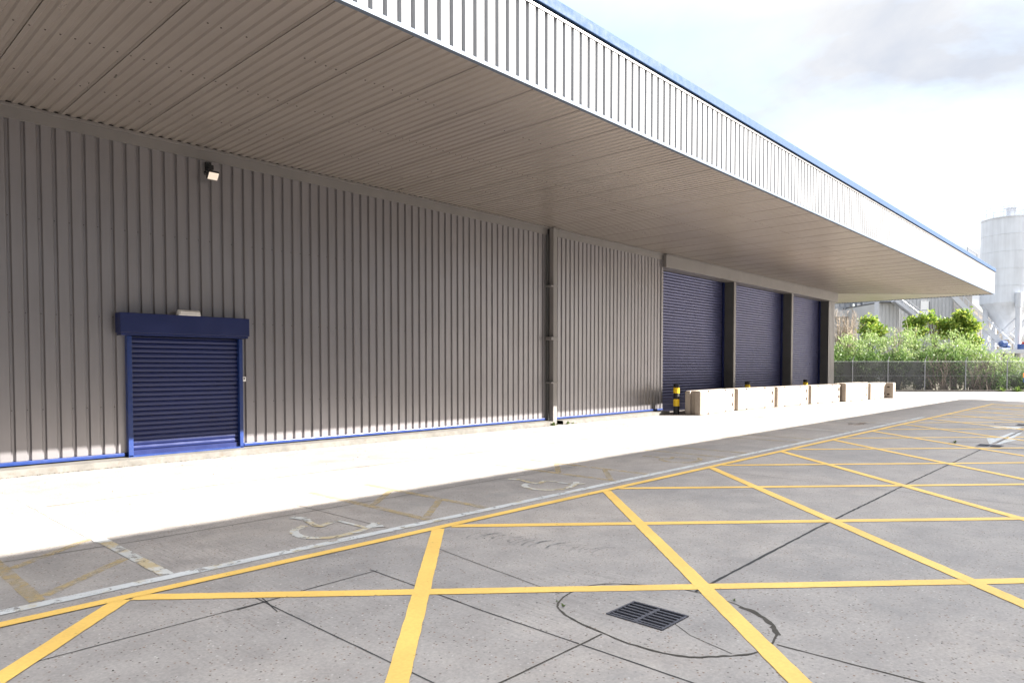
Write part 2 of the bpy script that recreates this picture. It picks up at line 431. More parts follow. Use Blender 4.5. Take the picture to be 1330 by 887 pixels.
def wheelchair(dx, dy, label, matn):
    g = MB()
    arc = smooth_open([(3.63,6.25),(3.46,6.15),(3.37,5.94),(3.42,5.74),(3.56,5.64),(3.76,5.64),(3.95,5.69),(4.12,5.78),(4.20,5.84)])
    strip(g, arc, .085, .012, .08, step=.04)
    strip(g, [(3.73,6.70),(3.80,6.55)], .10, .0165, .1, step=.03)
    strip(g, smooth_open([(3.80,6.52),(3.74,6.34),(3.70,6.12)]), .07, .012, .1, step=.03)
    strip(g, [(3.69,6.10),(3.97,6.22)], .075, .0165, .1, step=.03)
    strip(g, [(3.98,6.20),(4.0,5.72)], .05, .0165, .12, step=.03)
    strip(g, [(4.06,5.70),(4.16,5.66)], .07, .020, .1, step=.03)
    for i in range(len(g.v)):
        x, y, z = g.v[i]; g.v[i] = (x+dx, y+dy, z)
    o = g.build('wheelchair_symbol', M[matn]); tag(o, label, 'road marking', 'wheelchair symbols in the parking bays')
def smooth_open(p, n=4):
    q = [p[0]]+list(p)+[p[-1]]; out = []
    for i in range(1, len(q)-2):
        p0, p1, p2, p3 = (Vector(q[j]) for j in (i-1, i, i+1, i+2))
        for s in range(n):
            t = s/n; out.append(tuple(.5*((2*p1)+(p2-p0)*t+(2*p0-5*p1+4*p2-p3)*t*t+(3*p1-p0-3*p2+p3)*t**3)))
    out.append(tuple(p[-1])); return out
wheelchair(0, 0, 'largest and nearest white wheelchair symbol on the shaded concrete', 'oldwhite')
wheelchair(3.42, .05, 'middle faded white wheelchair symbol, between two yellow access strips', 'oldwhite')
wheelchair(6.95, .05, 'farthest and faintest wheelchair symbol, mostly yellowed, on shaded concrete', 'oldyellow')
# turn arrow on the lane joint
g = MB(); z = .0047
ar = empty('turn_arrow', (18,2.45,0), 0, 'faded white direction arrow on the concrete behind the second drain', 'road marking')
for nm, polys in (('arrow_head', [[(17.34,2.36),(18.93,2.18),(18.84,2.40),(17.34,2.42)], [(17.34,2.50),(18.82,2.49),(18.70,2.78),(17.34,2.53)]]),
                  ('arrow_shaft', [[(18.84,2.33),(20.70,2.36),(20.70,2.43),(18.84,2.43)], [(18.82,2.49),(20.70,2.49),(20.68,2.56),(18.80,2.62)]]),
                  ('arrow_arm', [[(21.75,2.62),(22.75,2.58),(22.78,2.80),(21.95,2.84)], [(21.95,2.84),(22.78,2.80),(22.55,3.30),(22.0,3.08)]])):
    g = MB(); FLAT.add(nm)
    for q in polys: g.face([(x-18, y-2.45, z) for x, y in q])
    g.build(nm, M['white'], ar)
# tyre smear: bent chevrons of rubber
g = MB()
for i in range(24):
    t = i/23; c = Vector((4.62,4.72)).lerp(Vector((4.93,3.46)), t); r_ = .13+.03*random.random()
    c = c+Vector((random.gauss(0,.02), random.gauss(0,.02))); r_ *= random.uniform(.6, 1.2)
    pts = [tuple(c+Vector((r_*math.sin(a)*1.1-.05+random.gauss(0,.004), .07*math.cos(a)+random.gauss(0,.004)))) for a in [j*.32-1.5 for j in range(10)]]
    strip(g, pts, .016+.010*random.random(), .012+.0003*i, .4, step=.03)
tag(g.build('tyre_mark', M['tyre']), kind='structure')
g = MB(); g.face([(20.93+.55*math.cos(t*.4)*(1+.2*math.sin(3*t)), 6.15+.22*math.sin(t*.4)*(1+.25*math.sin(2*t)), .0042) for t in range(16)])
tag(g.build('rust_stain', M['rust']), kind='structure')

# ------------------------------------------------------------------ step along the foot of the wall
def step(x0, x1, first=False):
    g = MB(); xs = [x0+(x1-x0)*i/120 for i in range(121)]
    for a, b in zip(xs[:-1], xs[1:]):
        ya = 12.1+.012*mnoise.noise((a*2,0,0)); yb = 12.1+.012*mnoise.noise((b*2,0,0))
        g.face([(a,ya,.0),(b,yb,.0),(b,yb+.015,.09),(a,ya+.015,.09)]); g.face([(a,ya+.015,.09),(b,yb+.015,.09),(b,yb+.04,.105),(a,ya+.04,.105)])
        g.face([(a,ya+.04,.105),(b,yb+.04,.105),(b,12.6,.11),(a,12.6,.11)])
    g.face([(x1,12.1,0),(x1,12.6,0),(x1,12.6,.11),(x1,12.14,.105),(x1,12.115,.09)])
    FLAT.add('concrete_step'); tag(g.build('concrete_step', M['step']), kind='structure')
step(-25, 14.70); step(15.06, 20.85)

# ------------------------------------------------------------------ the warehouse
WX0, WX1, WY = -25.0, 38.3, 12.5
CY, CX, SZ = 6.42, 44.6, 5.5
wh = empty('warehouse', (0,12.5,0), 0, 'long silver ribbed warehouse with blue roller shutters under a deep flat canopy', 'warehouse')
def part(mb, name, mats, parent=None, **k):
    p = parent or wh
    o = mb.build(name, mats, p, **k)
    # geometry is written in world coordinates: undo the offset of the parent chain
    if p is wh or p.parent is wh: o.matrix_parent_inverse = Matrix.Identity(4)
    if p is wh: o.location = (0, -12.5, 0)
    return o
def clad_front(mb, x0, x1, zfun, ztop, y=WY, off=2.40):
    """trapezoid sheet: wide pans, narrow grooves every 0.2 m, facing -y"""
    k0 = math.floor((x0-off)/.2)-1; P = []
    k = k0
    while off+.2*k < x1+.2:
        a = off+.2*k
        P += [(a+.0, y), (a+.016, y+.038), (a+.050, y+.038), (a+.066, y)]; k += 1
    P = [p for p in P if x0 <= p[0] <= x1]; P = [(x0, y)]+P+[(x1, y)]
    for (xa, ya), (xb, yb) in zip(P[:-1], P[1:]):
        if xb-xa < 1e-6: continue
        zb = zfun((xa+xb)/2); mb.face([(xa,ya,zb),(xb,yb,zb),(xb,yb,ztop),(xa,ya,ztop)])
DX0, DX1 = 3.99, 5.95
g = MB(); clad_front(g, WX0, 14.80, lambda x: 2.35 if DX0-.03 < x < DX1+.03 else .185, 5.36)
for z in (.95, 2.42, 3.86):
    x = 2.425
    while x > -6 or False: x -= .2
    while x < 14.7:
        if random.random() < .85 and not (DX0-.1 < x < DX1+.1 and z < 2.6): g.box((x-.006,WY+.026,z-.006),(x+.006,WY+.036,z+.006),1)
        x += .2
FLAT.add('wall_cladding')
part(g, 'wall_cladding', [M['clad'], M['screw']])
g = MB(); clad_front(g, 15.02, 20.86, lambda x: .185, 5.36, off=2.42)
part(g, 'wall_cladding', [M['clad']])
g = MB()   # end wall, ribs along y
o_ = MB(); clad_front(o_, 0, 32, lambda x: .1, 5.5)
for f, mi in zip(o_.f, o_.m): g.face([(WX1-(o_.v[i][1]-WY), WY+.02+o_.v[i][0], o_.v[i][2]) for i in f], 0)
part(g, 'wall_cladding', [M['clad']])
# unseen solid core added behind the sheets so no light leaks through
g = MB(); g.box((WX0,12.56,.02),(14.9,44,5.6)); part(g, 'light_block_core', M['dark'])
g = MB(); g.box((14.9,12.56,.02),(20.86,13.6,5.6)); g.box((20.9,13.10,.02),(38.24,44,5.6)); part(g, 'light_block_core', M['dark'])
# trim under the soffit
g = MB(); g.box((WX0,12.478,5.285),(14.82,12.54,5.488)); g.box((14.98,12.478,5.285),(20.96,12.54,5.488)); g.box((WX0,12.44,5.455),(20.96,12.476,5.497))
part(g, 'wall_trim', M['trim'])
# base flashing
g = MB(); g.box((WX0,12.455,.128),(DX0-.04,12.56,.182)); part(g, 'base_flashing', M['blue'], bevel=.006)
g = MB(); g.box((DX1+.04,12.455,.128),(14.74,12.56,.182)); part(g, 'base_flashing', M['blue'], bevel=.006)
g = MB(); g.box((15.04,12.455,.128),(20.98,12.56,.182)); part(g, 'base_flashing', M['blue'], bevel=.006)
# corner strip where the cladding ends beside the first big shutter
g = MB(); g.box((20.86,12.47,.10),(20.98,12.95,5.28)); part(g, 'corner_trim', M['clad'], bevel=.008)
g = MB(); g.box((20.84,12.42,.0),(20.96,12.60,.10)); part(g, 'corner_foot', M['dark'])
# square downpipe with brackets
g = MB(); g.box((14.83,12.28,.0),(15.0,12.43,5.46)); dp = part(g, 'downpipe', M['trim'], bevel=.012)
for z, hh in ((1.17,.04), (2.40,.09), (3.85,.045)):
    g = MB(); g.box((14.72,12.262,z-hh/2),(15.02,12.48,z+hh/2)); c = part(g, 'pipe_bracket', M['trim'], dp, bevel=.006)
g = MB(); g.box((14.76,12.44,.0),(14.815,12.50,5.28)); part(g, 'movement_joint', M['dark'])
# lintel over the big shutters
g = MB(); g.box((20.98,12.36,5.03),(38.42,12.9,5.455)); part(g, 'lintel', M['trim'], bevel=.01)
g = MB(); g.box((20.98,12.33,5.456),(38.44,12.9,5.492)); part(g, 'lintel_flashing', M['trim'])
# piers between them
for xa, xb in ((26.46, 26.64), (32.46, 32.65)):
    g = MB(); g.box((xa,12.52,.0),(xb,13.08,5.028)); p_ = part(g, 'door_pier', M['dark'])
    g = MB(); g.box((xa+.015,12.49,.0),(xb+.01,12.518,5.028)); c = part(g, 'pier_facing', M['trim'], p_)
g = MB(); g.box((37.42,12.52,.0),(38.26,13.08,5.028)); p_ = part(g, 'door_pier', M['dark'])
g = MB(); clad_front(g, 37.42, 38.30, lambda x: .02, 5.028, y=12.48, off=2.34); c = part(g, 'pier_facing', M['clad'], p_)
# big shutters
def shutter(name, x0, x1, z0, z1, y, pitch, depth, m, bar=.12):
    g = MB(); z = z0+bar; 
    g.box((x0, y-.02, z0), (x1, y+.03, z0+bar))
    while z < z1-1e-4:
        zt = min(z+pitch, z1); h = zt-z
        prof = [(0, y+depth), (.10, y+.2*depth), (.3, y-.15*depth), (.55, y-.3*depth), (.8, y-.1*depth), (.93, y+.3*depth), (.97, y+depth), (1, y+depth)]
        for (t0, ya), (t1, yb) in zip(prof[:-1], prof[1:]):
            g.face([(x0,ya,z+t0*h),(x1,ya,z+t0*h),(x1,yb,z+t1*h),(x0,yb,z+t1*h)])
        z = zt
    return part(g, name, m)
for xa, xb in ((20.99, 26.455), (26.65, 32.455), (32.66, 37.415)):
    s = shutter('roller_shutter', xa, xb, .015, 5.06, 12.97, .105, .026, M['slat2'])
    for side in (xa+.002, xb-.092):
        g = MB(); g.box((side,12.885,.012),(side+.09,12.94,5.02)); part(g, 'guide_rail', M['slat'], s)
# small shutter door
s = shutter('small_shutter_door', 4.062, 5.885, .115, 2.11, 12.475, .0815, .02, M['slat'], .10)
for xa, xb in ((3.985, 4.062), (5.885, 5.955)):
    g = MB(); g.box((xa,12.40,.112),(xb,12.53,2.12)); part(g, 'guide_rail', M['blue'], s, bevel=.006)
g = MB(); g.box((3.845,12.252,2.165),(6.02,12.50,2.492)); part(g, 'shutter_box', M['slat'], s, bevel=.008)
g = MB(); g.box((3.865,12.275,2.125),(6.0,12.49,2.163)); part(g, 'box_lip', M['slat'], s)
g = MB(); g.box((3.985,12.40,.107),(5.955,12.474,.135)); part(g, 'threshold', M['blue'], s)

# canopy: soffit with ribs across it, turned round the corner on a mitre
def yend(x): return 12.47 if x <= 38.5 else 12.5-(x-38.5)
RP = .1523
def soffit_profile(a0, a1, off):
    P = []; k = math.floor((a0-off)/RP)-1
    while off+RP*k < a1+RP:
        a = off+RP*k
        if k % 7 == 0: P += [(a-.011, 0), (a-.0105, .03), (a-.001, .03), (a, -.004)]
        P += [(a+.052, 0), (a+.070, .023), (a+.120, .023), (a+.138, 0)]; k += 1
    P = [p for p in P if a0 < p[0] < a1]; return [(a0, 0)]+P+[(a1, 0)]
g = MB(); P = soffit_profile(WX0, CX-.04, 3.12)
for (xa, za), (xb, zb) in zip(P[:-1], P[1:]):
    if xb-xa < 1e-6: continue
    y0 = CY+.05
    if max(yend(xa), yend(xb)) <= y0: continue
    g.face([(xa,y0,SZ+za),(xa,max(y0, yend(xa)),SZ+za),(xb,max(y0, yend(xb)),SZ+zb),(xb,y0,SZ+zb)], 1 if za == zb == .03 else 0)
for yr in (7.95, 9.48, 11.0):
    k = -60
    while 3.12+RP*k < 42:
        x = 3.12+RP*k+.03; k += 1
        if random.random() < (.9 if yr == 9.48 else .5) and yend(x) > yr: g.tube([(x,yr,SZ-.006),(x,yr,SZ+.002)], .011, 6, 1)
FLAT.add('canopy_soffit')
part(g, 'canopy_soffit', [M['soffit'], M['screw']])
g = MB(); P = soffit_profile(CY+.05, 44, 6.5)
for (ya, za), (yb, zb) in zip(P[:-1], P[1:]):
    if yb-ya < 1e-6: continue
    xs_ = lambda y: 38.32 if y > 12.5 else 38.5+(12.5-y)
    g.face([(xs_(ya),ya,SZ+.002+za),(CX-.05,ya,SZ+.002+za),(CX-.05,yb,SZ+.002+zb),(xs_(yb),yb,SZ+.002+zb)])
part(g, 'canopy_soffit', [M['soffit']])
# mitre cover strip
g = MB(); g.beam((38.5,12.5,SZ-.004),(CX-.06,6.46,SZ-.004), .10, .008); part(g, 'mitre_strip', M['trim'])
# fascia cladding, capping, drip flashing
g = MB(); clad_front(g, WX0, CX, lambda x: 5.537, 6.70, y=CY, off=2.35)
FLAT.add('fascia_cladding'); part(g, 'fascia_cladding', M['fascia'])
g = MB(); o_ = MB(); clad_front(o_, 0, 36, lambda x: 5.537, 6.70)
for f in o_.f: g.face([(CX-(o_.v[i][1]-WY), CY+.001+o_.v[i][0], o_.v[i][2]) for i in f])
part(g, 'fascia_cladding', M['fascia'])
g = MB(); g.box((WX0,CY-.016,5.488),(CX+.016,CY+.05,5.535)); g.box((CX-.05,CY+.052,5.488),(CX+.016,42,5.535)); part(g, 'drip_flashing', M['drip'])
g = MB()
for a, b in (((WX0,CY-.05,6.675),(CX+.05,CY+.22,6.845)), ((CX-.22,CY+.222,6.665),(CX+.05,42,6.845))): g.box(a, b)
part(g, 'roof_capping', M['capblue'], bevel=.012)
g = MB(); g.box((WX0,CY-.012,6.615),(CX+.012,CY-.002,6.652)); part(g, 'capping_clip', M['trim'])
g = MB(); g.box((WX0,CY+.06,6.60),(CX-.06,44,6.70)); part(g, 'roof', M['roof'])
g = MB(); g.box((WX0,CY+.06,5.56),(WX0+.05,44,6.59)); g.box((WX0,12.5,0),(WX0+.05,44,5.5)); g.box((WX0,43.9,0),(CX-.1,44,6.59)); part(g, 'rear_wall', M['clad'])
g = MB()
for x in (37.9, 40.2): g.beam((x,6.52,6.80),(x,6.52,7.13), .03, .03)
g.beam((37.9,6.52,7.13),(40.25,6.52,7.13), .035, .035); g.beam((37.9,6.52,6.98),(38.9,6.9,6.84), .03, .03)
part(g, 'roof_bracket', M['galv'])

# ------------------------------------------------------------------ fittings on the wall
fl = empty('floodlight', (5.38,12.478,5.16), 0, 'small square floodlight on a black bracket high on the ribbed wall', 'floodlight')
g = MB(); g.box((-.05,-.06,-.07),(.05,.0,.09)); g.box((-.035,-.13,-.05),(.06,-.061,.03)); g.build('bracket', M['black'], fl, bevel=.008)
T = Matrix.Translation((0,-.20,-.17)) @ Matrix.Rotation(R(38), 4, 'X')
g = MB(); g.box((-.09,-.03,-.075),(.10,.03,.075), M=T); g.beam((.0,-.10,-.04),(.0,-.19,-.14), .03, .03); g.build('lamp_housing', M['black'], fl, bevel=.006)
g = MB(); T2 = Matrix.Translation((0,-.20,-.17)) @ Matrix.Rotation(R(38), 4, 'X'); g.box((-.08,-.036,-.066),(.09,-.031,.066), M=T2); g.build('lamp_glass', M['lamp'], fl)
g = MB(); g.lathe([(0,-.045),(.028,-.04),(.03,.0),(.02,.02),(0,.02)], 12, c=(-.10,-.15)); g.v = [(x,y,z-.13) for x,y,z in g.v]; g.build('motion_sensor', M['black'], fl, smooth=True)
# make the head face down and out
bl = empty('bulkhead_light', (4.94,12.24,2.492), 0, 'white bulkhead light standing on top of the blue shutter box', 'wall light')
g = MB(); g.box((-.18,-.02,.0),(.18,.16,.022)); g.build('backplate', M['whitep'], bl, bevel=.006)
g = MB(); 
for a0 in range(8):
    t0 = math.pi*a0/8; t1 = math.pi*(a0+1)/8
    p = lambda t: (.055-.085*math.cos(t), .024+.075*math.sin(t)**.8 if math.sin(t) > 0 else .024)
    (ya, za), (yb, zb) = p(t0), p(t1)
    g.face([(-.17,ya,za),(.17,ya,za),(.165,yb,zb),(-.165,yb,zb)])
g.face([(-.17,)+p(math.pi*k/8) for k in range(9)]); g.face([(.17,)+p(math.pi*k/8) for k in range(9)][::-1])
g.build('diffuser', M['whitep'], bl)
ks = empty('key_switch', (5.995,12.49,1.38), 0, 'small white key switch box beside the right rail of the blue door', 'switch')
g = MB(); g.box((-.035,-.055,-.045),(.035,.0,.045)); g.build('switch_box', M['whitep'], ks, bevel=.006)
g = MB(); g.tube([(0,-.062,.01),(0,-.054,.01)], .014, 12); g.build('key_barrel', M['screw'], ks)

# ------------------------------------------------------------------ drain gratings
def grating(h, label):
    x0, x1, y0, y1 = h; t = empty('drain_grating', ((x0+x1)/2,(y0+y1)/2,0), 0, label, 'drain cover', 'drain gratings along the yard')
    w, l = (x1-x0)/2, (y1-y0)/2
    g = MB(); f = .016
    g.box((-w,-l,-.03),(-w+f,l,.010)); g.box((w-f,-l,-.03),(w,l,.010)); g.box((-w+f,-l,-.03),(w-f,-l+f,.009)); g.box((-w+f,l-f,-.03),(w-f,l,.009))
    g.build('frame', M['iron'], t)
    n = 7
    for i in range(1, n):
        x = -w+2*w*i/n; g = MB(); g.box((x-.009,-l+f,-.028),(x+.009,l-f,.006)); g.build('bar', M['iron'], t)
    g = MB(); g.box((-w+f,-.013,-.03),(w-f,.013,.0075)); g.build('cross_bar', M['iron'], t)
    g = MB(); d = -.35
    for q in ([(-w,-l),(w,-l)],[(w,-l),(w,l)],[(w,l),(-w,l)],[(-w,l),(-w,-l)]):
        (a,b),(c,e_) = q; g.face([(a,b,-.001),(c,e_,-.001),(c,e_,d),(a,b,d)])
    g.face([(-w,-l,d),(w,-l,d),(w,l,d),(-w,l,d)]); g.build('pit', M['pit'], t)
grating(GR[0], 'black iron drain grating in the round concrete patch nearest the camera')
grating(GR[1], 'distant drain grating lying in front of the faded white arrow')
grating(GR[2], 'farthest drain grating, at the right edge of the picture beyond the white arrow')

# ------------------------------------------------------------------ concrete barrier blocks
def block_mesh(L, W=.56, H=.81, notch=True):
    bm = bmesh.new(); bmesh.ops.create_cube(bm, size=1)
    bmesh.ops.scale(bm, vec=(L, W, H), verts=bm.verts); bmesh.ops.translate(bm, vec=(L/2, W/2, H/2), verts=bm.verts)
    bmesh.ops.bevel(bm, geom=[e for e in bm.edges], offset=.045, segments=3, affect='EDGES', profile=.5)
    me = bpy.data.meshes.new('body'); bm.to_mesh(me); bm.free()
    o = bpy.data.objects.new('body', me)
    cb = bmesh.new()
    def cube(a, b):
        r = bmesh.ops.create_cube(cb, size=1)['verts']
        bmesh.ops.scale(cb, vec=[b[i]-a[i] for i in range(3)], verts=r); bmesh.ops.translate(cb, vec=[(a[i]+b[i])/2 for i in range(3)], verts=r)
    if notch:
        cube((-.1, .19, -.1), (.11, .37, H+.1))       # groove in the near end
        for x in (.62, L-.95): cube((x,-.1,-.02), (x+.15,.12,.06)); cube((x,-.1,H-.06), (x+.15,.12,H+.02))
        for z in (.18, .52): cube((L-.30,-.1,z), (L-.14,.12,z+.13))
    else:
        for z in (.16, .54): cube((-.1,.17,z), (.06,.29,z+.075))
    cm = bpy.data.meshes.new('cut'); cb.to_mesh(cm); cb.free(); co = bpy.data.objects.new('cut', cm)
    COL.objects.link(o); COL.objects.link(co)
    md = o.modifiers.new('b', 'BOOLEAN'); md.object = co; md.solver = 'EXACT'; md.operation = 'DIFFERENCE'
    dg = bpy.context.evaluated_depsgraph_get(); res = bpy.data.meshes.new_from_object(o.evaluated_get(dg))
    bpy.data.objects.remove(o); bpy.data.objects.remove(co)
    res.materials.clear(); res.materials.append(M['block'])
    for p in res.polygons: p.use_smooth = False
    return res
def barrier(x, y, rz, L, label, mesh, H=.81, sockets=True):
    t = empty('concrete_barrier', (x,y,0), rz, label, 'barrier', 'concrete barrier blocks in front of the big shutters')
    b = bpy.data.objects.new('body', mesh); COL.objects.link(b); b.parent = t
    # dark brown boxes fill the lifting pockets, painting in the shade of the holes
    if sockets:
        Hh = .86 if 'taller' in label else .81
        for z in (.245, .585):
            g = MB(); g.box((L-.297,.012,z-.062),(L-.143,.118,z+.062)); g.build('pocket_shade_fill', M['pocket'], t)
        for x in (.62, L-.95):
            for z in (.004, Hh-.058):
                g = MB(); g.box((x+.003,.012,z),(x+.147,.118,z+.052)); g.build('pocket_shade_fill', M['pocket'], t)
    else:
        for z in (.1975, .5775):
            g = MB(); g.box((.05,.172,z-.036),(.058,.288,z+.036)); g.build('pocket_shade_fill', M['pocket'], t)
    return t
B = block_mesh(3.12); B2 = block_mesh(3.08, H=.86)
bl_ = [(21.0,11.05,.085,3.12,'pale concrete barrier block beside the free-standing striped bollard, grooved end showing',B),
       (24.24,11.25,-.03,3.12,'concrete barrier block in front of the first dark pier, second from the striped bollard',B),
       (27.48,11.09,-.03,3.12,'concrete barrier block with the second bollard top showing at its left end',B),
       (30.72,10.93,-.07,3.12,'concrete barrier block in front of the second dark pier and third bollard',B),
       (33.9,10.50,-.03,3.08,'slightly taller concrete barrier block standing proud of the row, its tan end showing',B2),
       (37.06,10.32,.0,2.6,'concrete barrier block below the corner of the warehouse, last long one of the row',block_mesh(2.6))]
for x, y, rz, L, lab, me in bl_: barrier(x, y, rz, L, lab, me)
barrier(39.62, 9.96, .03, .5, 'short block ending the barrier row, two holes in its tan face', block_mesh(.5, .48, .80, False), sockets=False)

# ------------------------------------------------------------------ bollards
def bollard(x, y, label):
    t = empty('bollard', (x,y,0), 0, label, 'bollard', 'black and yellow bollards guarding the shutters')
    g = MB(); g.lathe([(.10,0),(.10,1.0),(.094,1.02),(.075,1.03),(0,1.032)], 24); g.build('post', M['black'], t, smooth=True)
    for z0, z1 in ((.28,.52), (.72,.93-.02)):
        g = MB(); g.lathe([(.1,z0),(.1045,z0),(.1045,z1),(.1,z1)], 24); g.build('band', M['bandy'], t)
    return t
bollard(20.97, 11.93, 'black bollard with two yellow bands standing clear in front of the wall corner')
bollard(26.75, 12.02, 'bollard by the first pier, only its black top and a yellow rim above the barrier')
bollard(32.9, 11.98, 'bollard by the second pier, farthest one, its black top above the barrier')

# ------------------------------------------------------------------ weeds and moss
def weed(x, y, z, s, label, n=26, grp='weeds in the cracks'):
    t = empty('weed', (x,y,z), 0, label, 'weed', grp); g = MB()
    for i in range(n):
        a = random.uniform(0, 6.28); l = s*random.uniform(.4, 1); el = random.uniform(.3, 1.4); w = l*.13
        d = Vector((math.cos(a)*math.cos(el), math.sin(a)*math.cos(el), math.sin(el))); u = Vector((-math.sin(a), math.cos(a), 0))*w
        p0 = Vector((random.uniform(-1,1)*s*.2, random.uniform(-1,1)*s*.12, 0)); p1 = p0+d*l*.6; p2 = p0+d*l+Vector((0,0,-l*.15))
        g.face([p0, p1-u, p2, p1+u])
    g.build('leaves', M['weed'], t)
weed(14.62, 12.06, 0, .16, 'tall weed growing at the left foot of the square downpipe')
weed(15.22, 12.07, 0, .13, 'weed growing just right of the square downpipe')
weed(15.45, 12.07, 0, .10, 'small dry weed on the step edge, farthest right of the downpipe', 16)
weed(3.565, 2.86, .004, .035, 'small weed in the rim of the nearest drain patch, on its left side', 20)
weed(3.61, 2.95, .004, .03, 'tiny weed in the rim of the nearest drain patch, by the yellow line', 14)
weed(4.45, 2.08, .004, .028, 'tiny weed in the far rim of the nearest drain patch, where two joints meet', 14)
weed(16.95, 3.08, .004, .09, 'weed in the rim of the distant drain patch', 16)
g = MB()
for i in range(1100):
    x = random.choice((random.uniform(1, 20.8), random.uniform(1, 12), random.gauss(3.2, 1.0), random.gauss(14.5,.8)))
    if mnoise.noise((x*1.3, 4, 1)) < -.25 or 14.68 < x < 15.08: continue
    y = 12.085+random.gauss(0, .012); s = random.uniform(.004, .013); a = random.uniform(0, 6.28)
    c, sn = math.cos(a)*s, math.sin(a)*s
    g.face([(x-c,y-sn,.003),(x+sn,y-c,.003),(x+c*.5,y+sn*.5,.003+s*1.3)])
FLAT.add('moss'); tag(g.build('moss', M['crack']), 'dirt and dry moss along the foot of the step', 'moss', kind='stuff')
# litter of small stones and leaf bits on the sunlit apron
g = MB()
for i in range(90):
    x = random.uniform(0, 22); y = 12.0-abs(random.gauss(0, 1.6))
    if y < 1: continue
    s = random.uniform(.004, .012); g.box((x,y,.0005),(x+s*random.uniform(.6,1.6),y+s,s*.6))
for i in range(260):
    x = random.uniform(.6, 12); y = random.uniform(.4, 7); s = random.uniform(.002, .006); g.box((x,y,.0005),(x+s*1.3,y+s,s*.7))
tag(g.build('grit', M['crack']), 'scattered grit and small stones on the concrete', 'grit', kind='stuff')

# ------------------------------------------------------------------ fence
FD = 45.4
def at(u, d, z=0): p = far(u, d); return (p.x, p.y, z)
fe = empty('mesh_fence', at(1200, FD), RZB, 'low chain mesh fence on grey posts with darker netting on its left half', 'fence')
us = [(u-1200)/FPX*FD for u in (957, 1007, 1057, 1107, 1153, 1201, 1254, 1308, 1362, 1416)]
for s in us:
    g = MB(); g.tube([(s,0,0),(s,0,2.06)], .035, 8); g.tube([(s,0,2.06),(s+.05,-.10,2.28)], .022, 6); g.build('post', M['galv'], fe)
for a, b in zip(us[:-1], us[1:]):
    dark = b < .3
    g = MB(); n = 6
    for i in range(n):
        xa = a+.04+(b-a-.08)*i/n; xb = a+.04+(b-a-.08)*(i+1)/n
        ya = .02+.02*math.sin(xa*2); yb = .02+.02*math.sin(xb*2)
        g.face([(xa,ya,.04),(xb,yb,.04),(xb,yb,1.96),(xa,ya,1.96)])
    FLAT.add('mesh_panel'); g.build('mesh_panel', M['netd'] if dark else M['netl'], fe)
g = MB(); g.tube([(us[0],-.03,1.98),(us[-1],-.03,1.98)], .010, 6); g.build('top_rail', M['galv'], fe)
g = MB(); g.tube([(us[0],-.03,1.05),(us[-1],-.03,1.05)], .005, 5); g.build('middle_wire', M['galv'], fe)
kb = MB(); kb.box((-13,-.45,0),(13,-.30,.11)); k = kb.build('kerb', M['step'], None); k.location = at(1200, FD); k.rotation_euler = (0,0,RZB); tag(k, kind='structure')
vg = MB(); vg.face([(-60,-.30,.006),(60,-.30,.006),(60,60,.006),(-60,60,.006)]); k = vg.build('verge', simple('bare_earth', (.14,.12,.085), .95, 0, .3, 1.5, dirt=((.07,.10,.03), .9))); k.location = at(1200, FD); k.rotation_euler = (0,0,RZB); tag(k, kind='structure')
sg = empty('fence_sign', at(1331, FD-.15, 0), RZB, 'small orange and blue sign on the fence at the right edge of the picture', 'sign')
g = MB(); g.box((-.12,-.012,.62),(.25,.0,.92)); g.build('lower_panel', M['bluem'], sg)
g = MB(); g.box((-.12,-.012,.93),(.25,.0,1.22)); g.build('upper_panel', simple('orange_panel', (.75,.22,.04), .5, 0, .05, 3), sg)

# ------------------------------------------------------------------ shrubs and trees
def foliage(g, c, rad, nclump, nleaf, ls, aspect, spread, flat=.8, rnd=random):
    """leaf blades in clumps spread through an ellipsoid"""
    for i in range(nclump):
        d = Vector((rnd.gauss(0,1), rnd.gauss(0,1), rnd.gauss(0,1))).normalized()*(rnd.random()**.42)
        k = 1+.28*mnoise.noise((d.x*2.3+c[0], d.y*2.3+c[1], d.z*2.3))
        p = Vector((c[0]+d.x*rad[0]*k, c[1]+d.y*rad[1]*k, c[2]+d.z*rad[2]*k))
        out = (d+Vector((0,0,.5))).normalized()
        for j in range(nleaf):
            q = p+Vector((rnd.gauss(0,spread), rnd.gauss(0,spread), rnd.gauss(0,spread*flat)))
            if q.z < .05: continue
            a = (out*.7+Vector((rnd.gauss(0,1), rnd.gauss(0,1), rnd.gauss(0,1)))*.7).normalized()
            b = a.cross(Vector((rnd.gauss(0,1), rnd.gauss(0,1), rnd.gauss(0,1)))).normalized()
            l = ls*rnd.uniform(.6, 1.35); w = l*aspect
            g.face([q-a*l*.5, q+b*w*.5, q+a*l*.5, q-b*w*.5])
def branches(g, h, spread, n, r=.03):
    for i in range(n):
        a = random.uniform(0, 6.28); s = spread*random.uniform(.2, 1); t = h*random.uniform(.6, 1)
        pts = [(random.uniform(-.2,.2)*spread, random.uniform(-.15,.15)*spread, 0)]
        for k in (.35, .7, 1): pts.append((math.cos(a)*s*k**1.3+random.uniform(-.08,.08), math.sin(a)*s*.7*k**1.3, t*k))
        g.tube(pts, [r, r*.75, r*.5, r*.2], 5)
